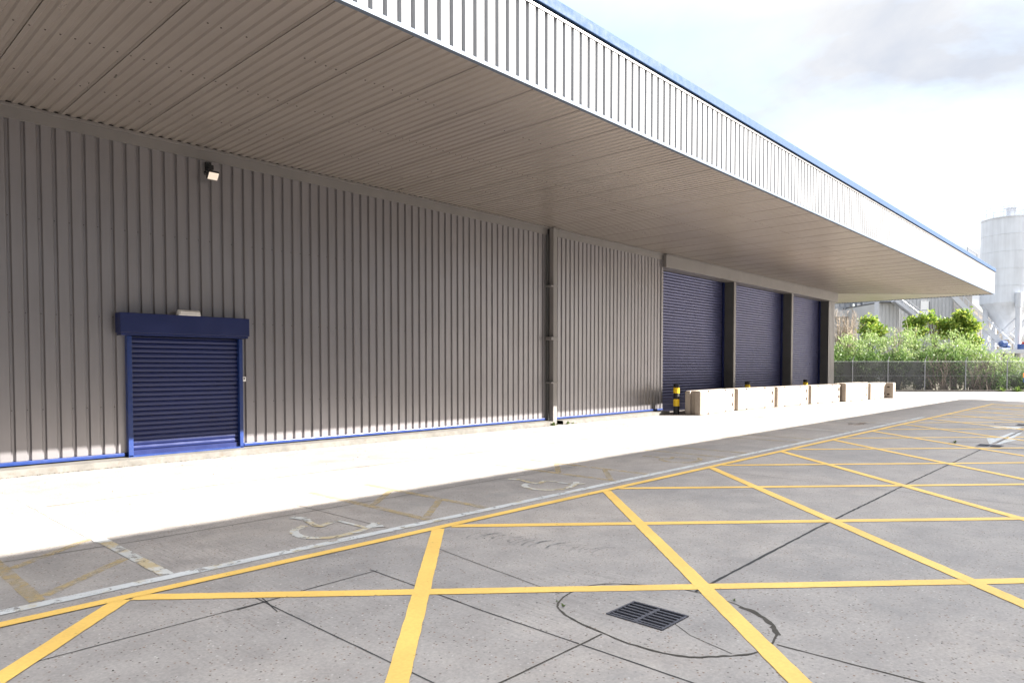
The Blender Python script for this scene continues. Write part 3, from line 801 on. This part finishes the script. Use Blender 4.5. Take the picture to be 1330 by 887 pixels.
def shrub(u, d, h, rx, ry, label, leaf='leaf', dens=1.0, grp='bushes behind the mesh fence', name='shrub', clumps=None):
    t = empty(name, at(u, d), RZB, label, 'bush', grp)
    g = MB()
    foliage(g, (0,0,h*.53), (rx, ry, h*.5), int(95*dens), 38, .19, .34, .21)
    for k in range(7):   # shoots that break the outline
        a = random.uniform(-1, 1); top = h*random.uniform(.92, 1.10)*(1-.25*a*a)
        for q in range(16):
            zz = top-random.random()*.9; p = Vector((a*rx*.9+random.gauss(0,.07), random.gauss(0,.5), zz)); l = random.uniform(.1, .22)
            dv = Vector((random.gauss(0,.6), random.gauss(0,.6), .7)).normalized(); bv = dv.cross(Vector((random.gauss(0,1), random.gauss(0,1), .1))).normalized()
            g.face([p-dv*l*.5, p+bv*l*.16, p+dv*l*.5, p-bv*l*.16])
    g.build('foliage', M[leaf], t)
    g = MB(); branches(g, h*.92, rx*.9, 16); g.build('stems', M['bark'], t)
    return t
shrub(1050, 48.6, 4.0, 1.6, 1.3, 'pale green willow bush half hidden behind the warehouse corner')
shrub(1098, 48.2, 3.85, 1.5, 1.2, 'pale willow bush next to the warehouse corner, below the bare twigs')
shrub(1130, 49.0, 4.0, 1.5, 1.3, 'pale willow bush under the small round yellow-green tree at left')
shrub(1160, 48.0, 4.15, 1.5, 1.2, 'tall pale willow bush between the two small yellow-green trees')
shrub(1194, 48.6, 4.25, 1.6, 1.3, 'tallest pale willow bush, in front of the white door of the grey building')
shrub(1226, 48.0, 4.0, 1.5, 1.2, 'pale willow bush in front of the dense yellow-green tree')
shrub(1256, 48.4, 3.6, 1.35, 1.1, 'pale willow bush sloping down to the right below the conveyor')
shrub(1281, 48.0, 2.55, 1.0, .9, 'low pale bush left of the silo legs', dens=.7)
shrub(1306, 48.3, 2.5, .75, .7, 'small sparse bush beneath the blue motor of the silo', dens=.35)
shrub(1340, 48.3, 2.3, 1.0, .8, 'sparse bush at the right edge of the picture behind the fence sign', dens=.4)
for u, hgt, lab in ((1080, 2.75, 'dark green brambles behind the fence beside the warehouse corner'), (1122, 2.75, 'dark green brambles behind the netting near the end of the barrier row'),
                    (1165, 2.75, 'dark green brambles behind the middle of the netting'), (1205, 2.75, 'dark green brambles where the dark netting ends'), (1240, 2.75, 'dark green brambles showing through the open mesh'), (1285, 1.2, 'low brambles behind the open mesh left of the silo leg'), (1325, 1.1, 'low brambles behind the open mesh by the fence sign')):
    shrub(u, 46.9, hgt, 1.25, .55, lab, 'leafd', .7, 'brambles behind the fence', 'bramble')
weed(*at(1302, 45.0), .45, 'green weed tuft at the fence foot near the right post', 40, 'weeds at the fence foot'); weed(*at(1322, 44.9), .5, 'larger green weed tuft at the fence foot by the sign', 60, 'weeds at the fence foot')
def tree(u, d, lobes, label, leaf='leafy', ls=.24, dens=1.0, base=8):
    t = empty('tree', at(u, d), RZB, label, 'tree', 'small yellow-green trees behind the bushes')
    g = MB()
    for (du, v, ru, rv) in lobes:
        s = du/FPX*d; foliage(g, (s, random.uniform(-.4,.4), hz(v, d)), (ru/FPX*d, ru/FPX*d*.8, rv/FPX*d), int(34*dens*ru*rv/150)+base, 26, ls, .55, .17)
    g.build('foliage', M[leaf], t)
    g = MB(); top = max(hz(v, d) for _, v, _, _ in lobes)
    g.tube([(0,0,0),(.1,0,top*.4),(0,.1,top*.8)], [.13,.1,.04], 7); g.build('trunk', M['bark'], t)
    g = MB()
    for (du, v, ru, rv) in lobes: g.tube([(.05,.05,top*.45),(du/FPX*d*.6,.1,hz(v,d)*.85),(du/FPX*d,.0,hz(v,d)+rv/FPX*d*.6)], [.06,.04,.012], 5)
    g.build('branches', M['bark'], t)
tree(1131, 52, [(0,422,12,10),(-5,432,9,9),(7,430,8,8)], 'small round yellow-green tree near the warehouse corner')
tree(1188, 52, [(-3,421,7,7),(6,416,5,8),(-8,428,6,7),(2,430,8,7)], 'small bright yellow tree with a forked top in front of the grey building')
tree(1248, 52, [(0,414,12,11),(8,425,10,10),(-18,424,12,9),(-14,432,12,8),(2,436,14,8),(18,445,8,7)], 'dense yellow-green tree with two domes beside the conveyor')
tree(1213, 52, [(-4,409,3,4),(-9,415,3,3),(3,418,5,4),(8,424,5,4)], 'thin young tree with sparse yellow leaves and bare leaning shoots', dens=.5, base=2)
def bare(u, d, h, label, n=60, mt='twig'):
    t = empty('bare_bush', at(u, d), RZB, label, 'bush', 'leafless bushes'); g = MB()
    for i in range(n):
        a = random.uniform(-.5, .5); x0 = random.gauss(0,.5); tz = h*random.uniform(.6, 1)
        pts = [(x0*.6,random.gauss(0,.3),0),(x0+a*.5,random.gauss(0,.3),tz*.55),(x0+a*1.3+random.gauss(0,.1),random.gauss(0,.4),tz)]
        g.tube(pts, [.034,.022,.009], 4, caps=False)
        for j in range(3):
            k = random.uniform(.5,.95); p = Vector(pts[1]).lerp(Vector(pts[2]), k); e_ = p+Vector((random.gauss(0,.3), random.gauss(0,.2), random.uniform(.2,.6)))
            g.tube([p, e_], [.014,.006], 3, caps=False)
    g.build('twigs', M[mt], t)
bare(1094, 49.2, 5.7, 'leafless pale twiggy bush beside the warehouse corner', 90)
bare(1272, 46.4, 2.1, 'tangle of dry brown stems behind the open mesh left of the right fence post', 34, 'bark')
bare(1222, 46.2, 2.2, 'tangle of dry brown stems behind the fence where the netting ends', 26, 'bark')
bare(1166, 50.5, 4.9, 'thin leafless shoots in front of the grey building wall', 22)

# ------------------------------------------------------------------ cement works behind
def bgo(name, u, d, label, cat): return empty(name, at(u, d), RZB, label, cat)
def X(u, u0, d): return (u-u0)/FPX*d
D = 84
ib = bgo('industrial_building', 1165, D, 'grey ribbed industrial building behind the bushes with a white door and outside stair', 'building')
def ribwall(mb, xa, xb, z0, z1, y, pitch=.45):
    x = xa
    while x < xb-1e-3:
        w = min(pitch, xb-x); a = [(x,y),(x+w*.62,y),(x+w*.70,y+.06),(x+w*.92,y+.06),(x+w,y)]
        for (p, q), (r_, s) in zip(a[:-1], a[1:]): mb.face([(p,q,z0),(r_,s,z0),(r_,s,z1),(p,q,z1)])
        x += w
g = MB(); ribwall(g, X(1140,1165,D), X(1166,1165,D), 0, hz(394,D), 0); g.box((X(1140,1165,D),.08,0),(X(1166,1165,D),9,hz(394,D)-.02)); g.build('low_wall', M['bgclad'], ib)
g = MB(); g.box((X(1137,1165,D),-.12,0),(X(1140,1165,D),.5,hz(392.5,D))); g.build('corner_trim', M['bgwhite'], ib)
g = MB(); g.box((X(1139.9,1165,D),-.35,hz(394,D)),(X(1168,1165,D),9,hz(392.5,D))); g.build('low_roof', M['dark'], ib)
g = MB(); ribwall(g, X(1166,1165,D), X(1242,1165,D), 0, hz(376,D), .9); g.box((X(1166,1165,D),1.0,0),(X(1242,1165,D),11,hz(376,D)-.02)); g.build('high_wall', M['bgclad'], ib)
g = MB(); g.box((X(1242,1165,D),.7,0),(X(1265.5,1165,D),11,hz(374,D))); g.build('tower', M['conv'], ib)
d_ = MB(); d_.box((X(1199.5,1165,D),.78,hz(414,D)),(X(1209.5,1165,D),.88,hz(391,D))); dr = d_.build('door', M['whitep'], ib)
g = MB(); g.box((X(1210,1165,D),.76,hz(414,D)),(X(1210.8,1165,D),.88,hz(391,D))); g.box((X(1199.5,1165,D),.77,hz(403,D)),(X(1209.5,1165,D),.779,hz(402.2,D))); g.build('door_frame', M['galv'], dr)
g = MB(); g.box((X(1193,1165,D),-.6,hz(417,D)),(X(1226,1165,D),.85,hz(415,D))); g.build('landing', M['dark'], ib)
st = bgo('outside_stair', 1165, D-.9, 'pale steel stair with handrails running down the face of the grey ribbed building', 'stair')
Ds = D-.9; A = Vector((X(1159,1165,Ds),0,hz(391,Ds))); Bq = Vector((X(1194,1165,Ds),0,hz(417,Ds)))
for y, nm in ((-.5,'stringer'), (.35,'stringer')):
    g = MB(); g.beam(A+Vector((0,y,0)), Bq+Vector((0,y,0)), .08, .32); g.build(nm, M['bgwhite'], st)
g = MB()
for i in range(1, 22): p = A.lerp(Bq, i/22); g.box((p.x-.14,-.45,p.z-.02),(p.x+.14,.30,p.z+.03))
g.build('treads', M['galv'], st)
for y in (-.5, .35):
    g = MB()
    for up in (.55, 1.05): g.tube([A+Vector((0,y,up)), Bq+Vector((0,y,up))], .04, 5)
    for i in range(6): p = A.lerp(Bq, i/5)+Vector((0,y,0)); g.tube([p, p+Vector((0,0,1.05))], .035, 5)
    g.build('handrail', M['bgwhite'], st)
# left block: concrete bin with open frame on top
lb = bgo('hopper_house', 1100, 92, 'pale concrete plant block with an open frame on top, left of the ribbed building', 'building'); D2 = 92
g = MB(); g.box((X(1060,1100,D2),0,0),(X(1108,1100,D2),6,hz(406,D2))); g.build('base', M['bgconc'], lb)
g = MB(); g.box((X(1060,1100,D2),-.5,hz(412,D2)),(X(1119,1100,D2),6.5,hz(403.5,D2))); g.build('deck', M['bgconc'], lb)
g = MB()
for u in range(1062, 1120, 7): g.box((X(u,1100,D2),.2,hz(403.5,D2)),(X(u,1100,D2)+.18,.4,hz(388,D2)))
for v in (399.5, 394, 388.5): g.beam((X(1060,1100,D2),.3,hz(v,D2)),(X(1119,1100,D2),.3,hz(v,D2)), .12, .14)
g.build('frame', M['galv'], lb)
g = MB(); g.box((X(1064,1100,D2),1.2,hz(403.5,D2)),(X(1112,1100,D2),4,hz(390,D2))); g.build('plant_unit', M['bgclad'], lb)
rk = bgo('lattice_tower', 1127, 95, 'pale open steel lattice left of the white corner of the ribbed building', 'tower'); D3 = 95
g = MB()
for u in (1120, 1128, 1136):
    for y in (0, 2.2): g.beam((X(u,1127,D3),y,0),(X(u,1127,D3),y,hz(385,D3)), .16, .16)
for v in (390, 395.5, 401, 409):
    for y in (0, 2.2): g.beam((X(1119,1127,D3),y,hz(v,D3)),(X(1137,1127,D3),y,hz(v,D3)), .12, .12)
g.beam((X(1128,1127,D3),0,hz(409,D3)),(X(1136,1127,D3),0,hz(390,D3)), .1, .1); g.beam((X(1136,1127,D3),0,hz(409,D3)),(X(1128,1127,D3),0,hz(390,D3)), .1, .1)
g.build('frame', M['bgwhite'], rk)
# silo
SD = 80.0; SU = 1305
si = bgo('cement_silo', SU, SD, 'tall pale grey cement silo on steel legs with a cone bottom and railed roof', 'silo')
r0 = 2.6; zb = hz(395, SD); zt = hz(287, SD)
g = MB(); prof = [(r0, zb)]
for i in range(1, 5):
    z = zb+(zt-zb)*i/5; prof += [(r0, z-.03), (r0+.025, z-.028), (r0+.025, z+.028), (r0, z+.03)]
prof += [(r0, zt-.12), (r0+.06, zt-.12), (r0+.06, zt)]
g.lathe(prof, 64); g.build('shell', M['silo'], si)
g = MB(); g.lathe([(r0-.0, zb), (.35, hz(434, SD)), (.3, hz(441, SD)), (0, hz(441, SD))], 48); g.build('cone', M['silo'], si, smooth=False)
g = MB(); g.lathe([(r0+.06, zt), (0, zt+.35)], 64); g.build('roof', M['silo'], si)
g = MB()
for z in (zt+.55, zt+1.1):
    g.tube([((r0-.05)*math.cos(t*math.pi/24), (r0-.05)*math.sin(t*math.pi/24), z) for t in range(49)], .032, 5, caps=False)
for t in range(16): a = t*math.pi/8; g.tube([((r0-.05)*math.cos(a), (r0-.05)*math.sin(a), zt), ((r0-.05)*math.cos(a), (r0-.05)*math.sin(a), zt+1.1)], .03, 5)
g.build('guard_rail', M['bgwhite'], si)
g = MB(); x = -.6; g.box((x-.3,-1.6,zt+.1),(x+.35,-.9,zt+.95)); g.box((x-.6,-1.7,zt+.95),(x+.65,-.8,zt+1.05)); g.build('filter_box', M['bgwhite'], si)
legs = [(-2.15,.35), (-.6,-2.75), (2.2,-.3), (.6,2.9)]
for lx, ly in legs:
    g = MB(); g.tube([(lx,ly,0),(lx,ly,hz(402,SD))], .28, 14); g.tube([(lx,ly,hz(402,SD)),(lx*1.0,ly*1.0,hz(384,SD))], .34, 14); g.build('leg', M['bgwhite'], si, smooth=False)
for (ax, ay), (bx, by) in zip(legs, legs[1:]+legs[:1]):
    g = MB(); z0, z1 = hz(452,SD), hz(412,SD)
    g.tube([(ax,ay,z1),(bx,by,z0)], .07, 6); g.build('brace', M['bgwhite'], si)
    g = MB(); g.tube([(bx,by,z1),(ax,ay,z0)], .07, 6); g.build('brace', M['bgwhite'], si)
pf = bgo('motor_platform', 1310, 76, 'pale steel platform below the silo cone carrying the screw motor', 'platform'); D4 = 76
g = MB(); g.box((X(1279,1310,D4),-1,hz(459,D4)),(X(1345,1310,D4),6,hz(454,D4))); g.build('deck', M['bgwhite'], pf)
g = MB()
for u in (1284, 1297, 1312, 1327, 1341): g.beam((X(u,1310,D4),-.8,0),(X(u,1310,D4),-.8,hz(459,D4)), .16, .16)
g.build('supports', M['galv'], pf)
g = MB(); z = hz(454, D4)
for u in range(1281, 1345, 8): g.tube([(X(u,1310,D4),5.5,z),(X(u,1310,D4),5.5,z+1.1)], .03, 5)
for up in (.55, 1.1): g.tube([(X(1280,1310,D4),5.5,z+up),(X(1345,1310,D4),5.5,z+up)], .03, 5)
g.build('guard_rail', M['bgwhite'], pf)
mo = empty('blue_motor', at(1306, D4, hz(454,D4)), RZB, 'blue motor with rounded casing on the platform under the silo', 'machine')
g = MB(); g.tube([(-.45,.3,.55),(-.3,.3,.62),(.1,.3,.62),(.18,.3,.5)], [.3,.36,.36,.26], 14); g.build('casing', M['bluem'], mo, smooth=False)
g = MB(); g.tube([(.15,.3,.42),(.55,.3,.3)], [.28,.24], 12); g.build('gearbox', M['bluem'], mo)
g = MB(); g.box((-.4,.05,.0),(.5,.55,.2)); g.build('base', M['bgwhite'], mo)
rm = empty('red_cabinet', at(1331, D4, hz(454,D4)), RZB, 'small red and blue cabinet on the platform at the right edge of the picture', 'cabinet')
g = MB(); g.box((-.1,.0,.35),(.6,.5,.85)); g.build('body', M['red'], rm, bevel=.03)
g = MB(); g.box((-.55,.0,.0),(-.12,.5,.6)); g.build('side_box', M['bluem'], rm, bevel=.03)
# conveyors
def conveyor(name, u0, v0, u1, v1, d0, d1, w, h, mt, label, rail=True):
    p0 = far(u0, d0); p1 = far(u1, d1); t = empty(name, (p0.x, p0.y, 0), 0, label, 'conveyor', 'inclined conveyors beside the silo')
    a = Vector((0,0,hz(v0,d0))); b_ = Vector((p1.x-p0.x, p1.y-p0.y, hz(v1,d1)))
    g = MB(); g.beam(a, b_, w, h); g.build('gallery', mt, t)
    if rail:
        g = MB()
        for i in range(12): q = a.lerp(b_, i/11); g.tube([q+Vector((0,0,h/2)), q+Vector((0,0,h/2+.9))], .035, 5)
        g.tube([a+Vector((0,0,h/2+.9)), b_+Vector((0,0,h/2+.9))], .035, 5); g.build('handrail', M['bgwhite'], t)
    g = MB()
    for k in (.45, .8): q = a.lerp(b_, k); g.beam((q.x,q.y,0),(q.x,q.y,q.z), .22, .22)
    g.build('trestle', M['bgwhite'], t)
conveyor('conveyor', 1230, 380, 1303, 450, 79, 77, .7, .5, M['bgwhite'], 'pale inclined conveyor running down from the grey building to under the silo')
conveyor('conveyor', 1254, 394, 1300, 434, 86, 86, .7, .45, M['conv'], 'brown inclined conveyor, higher and behind the pale one', False)
conveyor('conveyor', 1347, 398, 1309, 438, 84, 84, .7, .5, M['bgwhite'], 'pale conveyor rising to the right behind the front silo leg', False)
cl = bgo('steel_column', 1289, 90, 'thin pale steel column standing between the silo legs', 'column')
g = MB(); g.beam((0,0,0),(0,0,hz(414,90)), .55, .55); g.beam((-.5,0,.1),(.5,0,.1), .9, .2); g.build('shaft', M['bgwhite'], cl); g = MB(); g.box((-.5,-.5,hz(414,90)),(.5,.5,hz(413,90))); g.build('cap_plate', M['galv'], cl)
wl = bgo('retaining_wall', 1310, 97, 'brown stained retaining wall behind the silo legs', 'wall'); D5 = 97
g = MB(); g.box((X(1225,1310,D5),0,0),(X(1420,1310,D5),1,hz(428,D5))); g.build('wall_face', M['brown'], wl)
g = MB()
for u in range(1225, 1420, 14): g.box((X(u,1310,D5),-.25,0),(X(u,1310,D5)+.35,-.001,hz(427.5,D5))); 
g.build('buttress', M['bgconc'], wl)
shrub_ = shrub(1275, 99, 7.2, 2.2, 1.2, 'distant pale bush on top of the brown retaining wall', dens=.5, grp='bushes on the retaining wall')

# ------------------------------------------------------------------ the warehouse across the yard: its roof edge throws the shade over the yard
NH = 13.0; EX, EY = 1.10, 1.18
fy = 7.15-EY*NH; fx = 40.35+EX*NH
nb = empty('neighbouring_warehouse', (20,-20,0), 0, 'plain warehouse across the yard whose roof edge shades the yellow box', 'warehouse')
def npart(mb, name, m): o = mb.build(name, m, nb); o.location = (-20, 20, 0)
g = MB(); poly = [(-45,fy),(fx,fy),(fx-7.5,fy-13),(fx-7.5,-48),(-45,-48)]
n = len(poly)
g.face([(x,y,NH) for x,y in poly]); g.face([(x,y,NH-.5) for x,y in poly][::-1])
for i in range(n): (a,b),(c,e_) = poly[i], poly[(i+1)%n]; g.face([(a,b,NH-.5),(c,e_,NH-.5),(c,e_,NH),(a,b,NH)])
npart(g, 'roof', M['roof'])
g = MB(); g.box((-44,-47,0),(33,fy-5.0,NH-.51)); npart(g, 'wall', M['nbr'])

# ------------------------------------------------------------------ light
SUN = Vector((EX, -EY, 1.0)).normalized()
sun = bpy.data.lights.new('sun', 'SUN'); so = bpy.data.objects.new('sun', sun); COL.objects.link(so)
sun.energy = 5.0; sun.angle = R(.35); sun.color = (1.0, .955, .89)
so.rotation_euler = (-SUN).to_track_quat('-Z', 'Y').to_euler()
W = bpy.data.worlds.new('World'); scene.world = W; W.use_nodes = True
nt = W.node_tree; nt.nodes.clear()
out = nt.nodes.new('ShaderNodeOutputWorld'); bg = nt.nodes.new('ShaderNodeBackground'); nt.links.new(bg.outputs[0], out.inputs[0])
sky = nt.nodes.new('ShaderNodeTexSky'); sky.sky_type = 'NISHITA'; sky.sun_disc = False
sky.sun_elevation = math.asin(SUN.z); sky.sun_rotation = math.atan2(SUN.x, SUN.y); sky.air_density = 1.2; sky.dust_density = 2.0
tc = nt.nodes.new('ShaderNodeTexCoord')
sx = nt.nodes.new('ShaderNodeSeparateXYZ'); nt.links.new(tc.outputs['Generated'], sx.inputs[0])
az = nt.nodes.new('ShaderNodeMath'); az.operation = 'ADD'; az.inputs[1].default_value = .22; nt.links.new(sx.outputs[2], az.inputs[0])
mx_ = nt.nodes.new('ShaderNodeMath'); mx_.operation = 'MAXIMUM'; mx_.inputs[1].default_value = .08; nt.links.new(az.outputs[0], mx_.inputs[0])
dv = nt.nodes.new('ShaderNodeVectorMath'); dv.operation = 'DIVIDE'; nt.links.new(tc.outputs['Generated'], dv.inputs[0])
cb = nt.nodes.new('ShaderNodeCombineXYZ')
for i in range(3): nt.links.new(mx_.outputs[0], cb.inputs[i])
nt.links.new(cb.outputs[0], dv.inputs[1])
mp = nt.nodes.new('ShaderNodeMapping'); nt.links.new(dv.outputs[0], mp.inputs[0]); mp.inputs['Location'].default_value = (.35, 1.2, 0)
n1 = noise(nt, 1.15, 7, .52, vec=mp.outputs[0], dist=.25); n2 = noise(nt, 2.1, 7, .55, vec=mp.outputs[0], dist=.2)
cover = ramp(nt, n1.outputs[0], [(.38, 0), (.52, 1)])
shade = ramp(nt, n2.outputs[0], [(.42, (1.38,1.47,1.66)), (.60, (1.74,1.77,1.84)), (.78, (1.98,1.98,1.98))])
blue = mix(nt, .55, sky.outputs[0], (1.4,1.65,1.85))
skyc = mix(nt, cover.outputs[0], blue, shade.outputs[0])
gl = nt.nodes.new('ShaderNodeMapRange'); nt.links.new(sx.outputs[2], gl.inputs[0])
gl.inputs[1].default_value = .42; gl.inputs[2].default_value = .9; gl.inputs[3].default_value = 1.0; gl.inputs[4].default_value = 3.5
sc_ = nt.nodes.new('ShaderNodeVectorMath'); sc_.operation = 'SCALE'; nt.links.new(skyc, sc_.inputs[0]); nt.links.new(gl.outputs[0], sc_.inputs['Scale'])
nt.links.new(sc_.outputs[0], bg.inputs[0]); bg.inputs[1].default_value = .10

# ------------------------------------------------------------------ camera
cam = bpy.data.cameras.new('camera'); co = bpy.data.objects.new('camera', cam); COL.objects.link(co); scene.camera = co
cam.sensor_width = 36; cam.lens = FPX/1330*36; cam.clip_start = .05; cam.clip_end = 5000
PITCH = R(1.8)
co.location = (0,0,EYE); co.rotation_euler = (math.pi/2-PITCH, 0, YAW-math.pi/2)
cam.shift_y = (477+FPX*math.tan(PITCH)-443.5)/1330
vs = scene.view_settings; vs.view_transform = 'Standard'; vs.look = 'None'; vs.gamma = 1; vs.use_curve_mapping = False; vs.exposure = 2.4
scene.cycles.max_bounces = 8; scene.cycles.diffuse_bounces = 5; scene.cycles.transparent_max_bounces = 24
scene.cycles.use_denoising = True
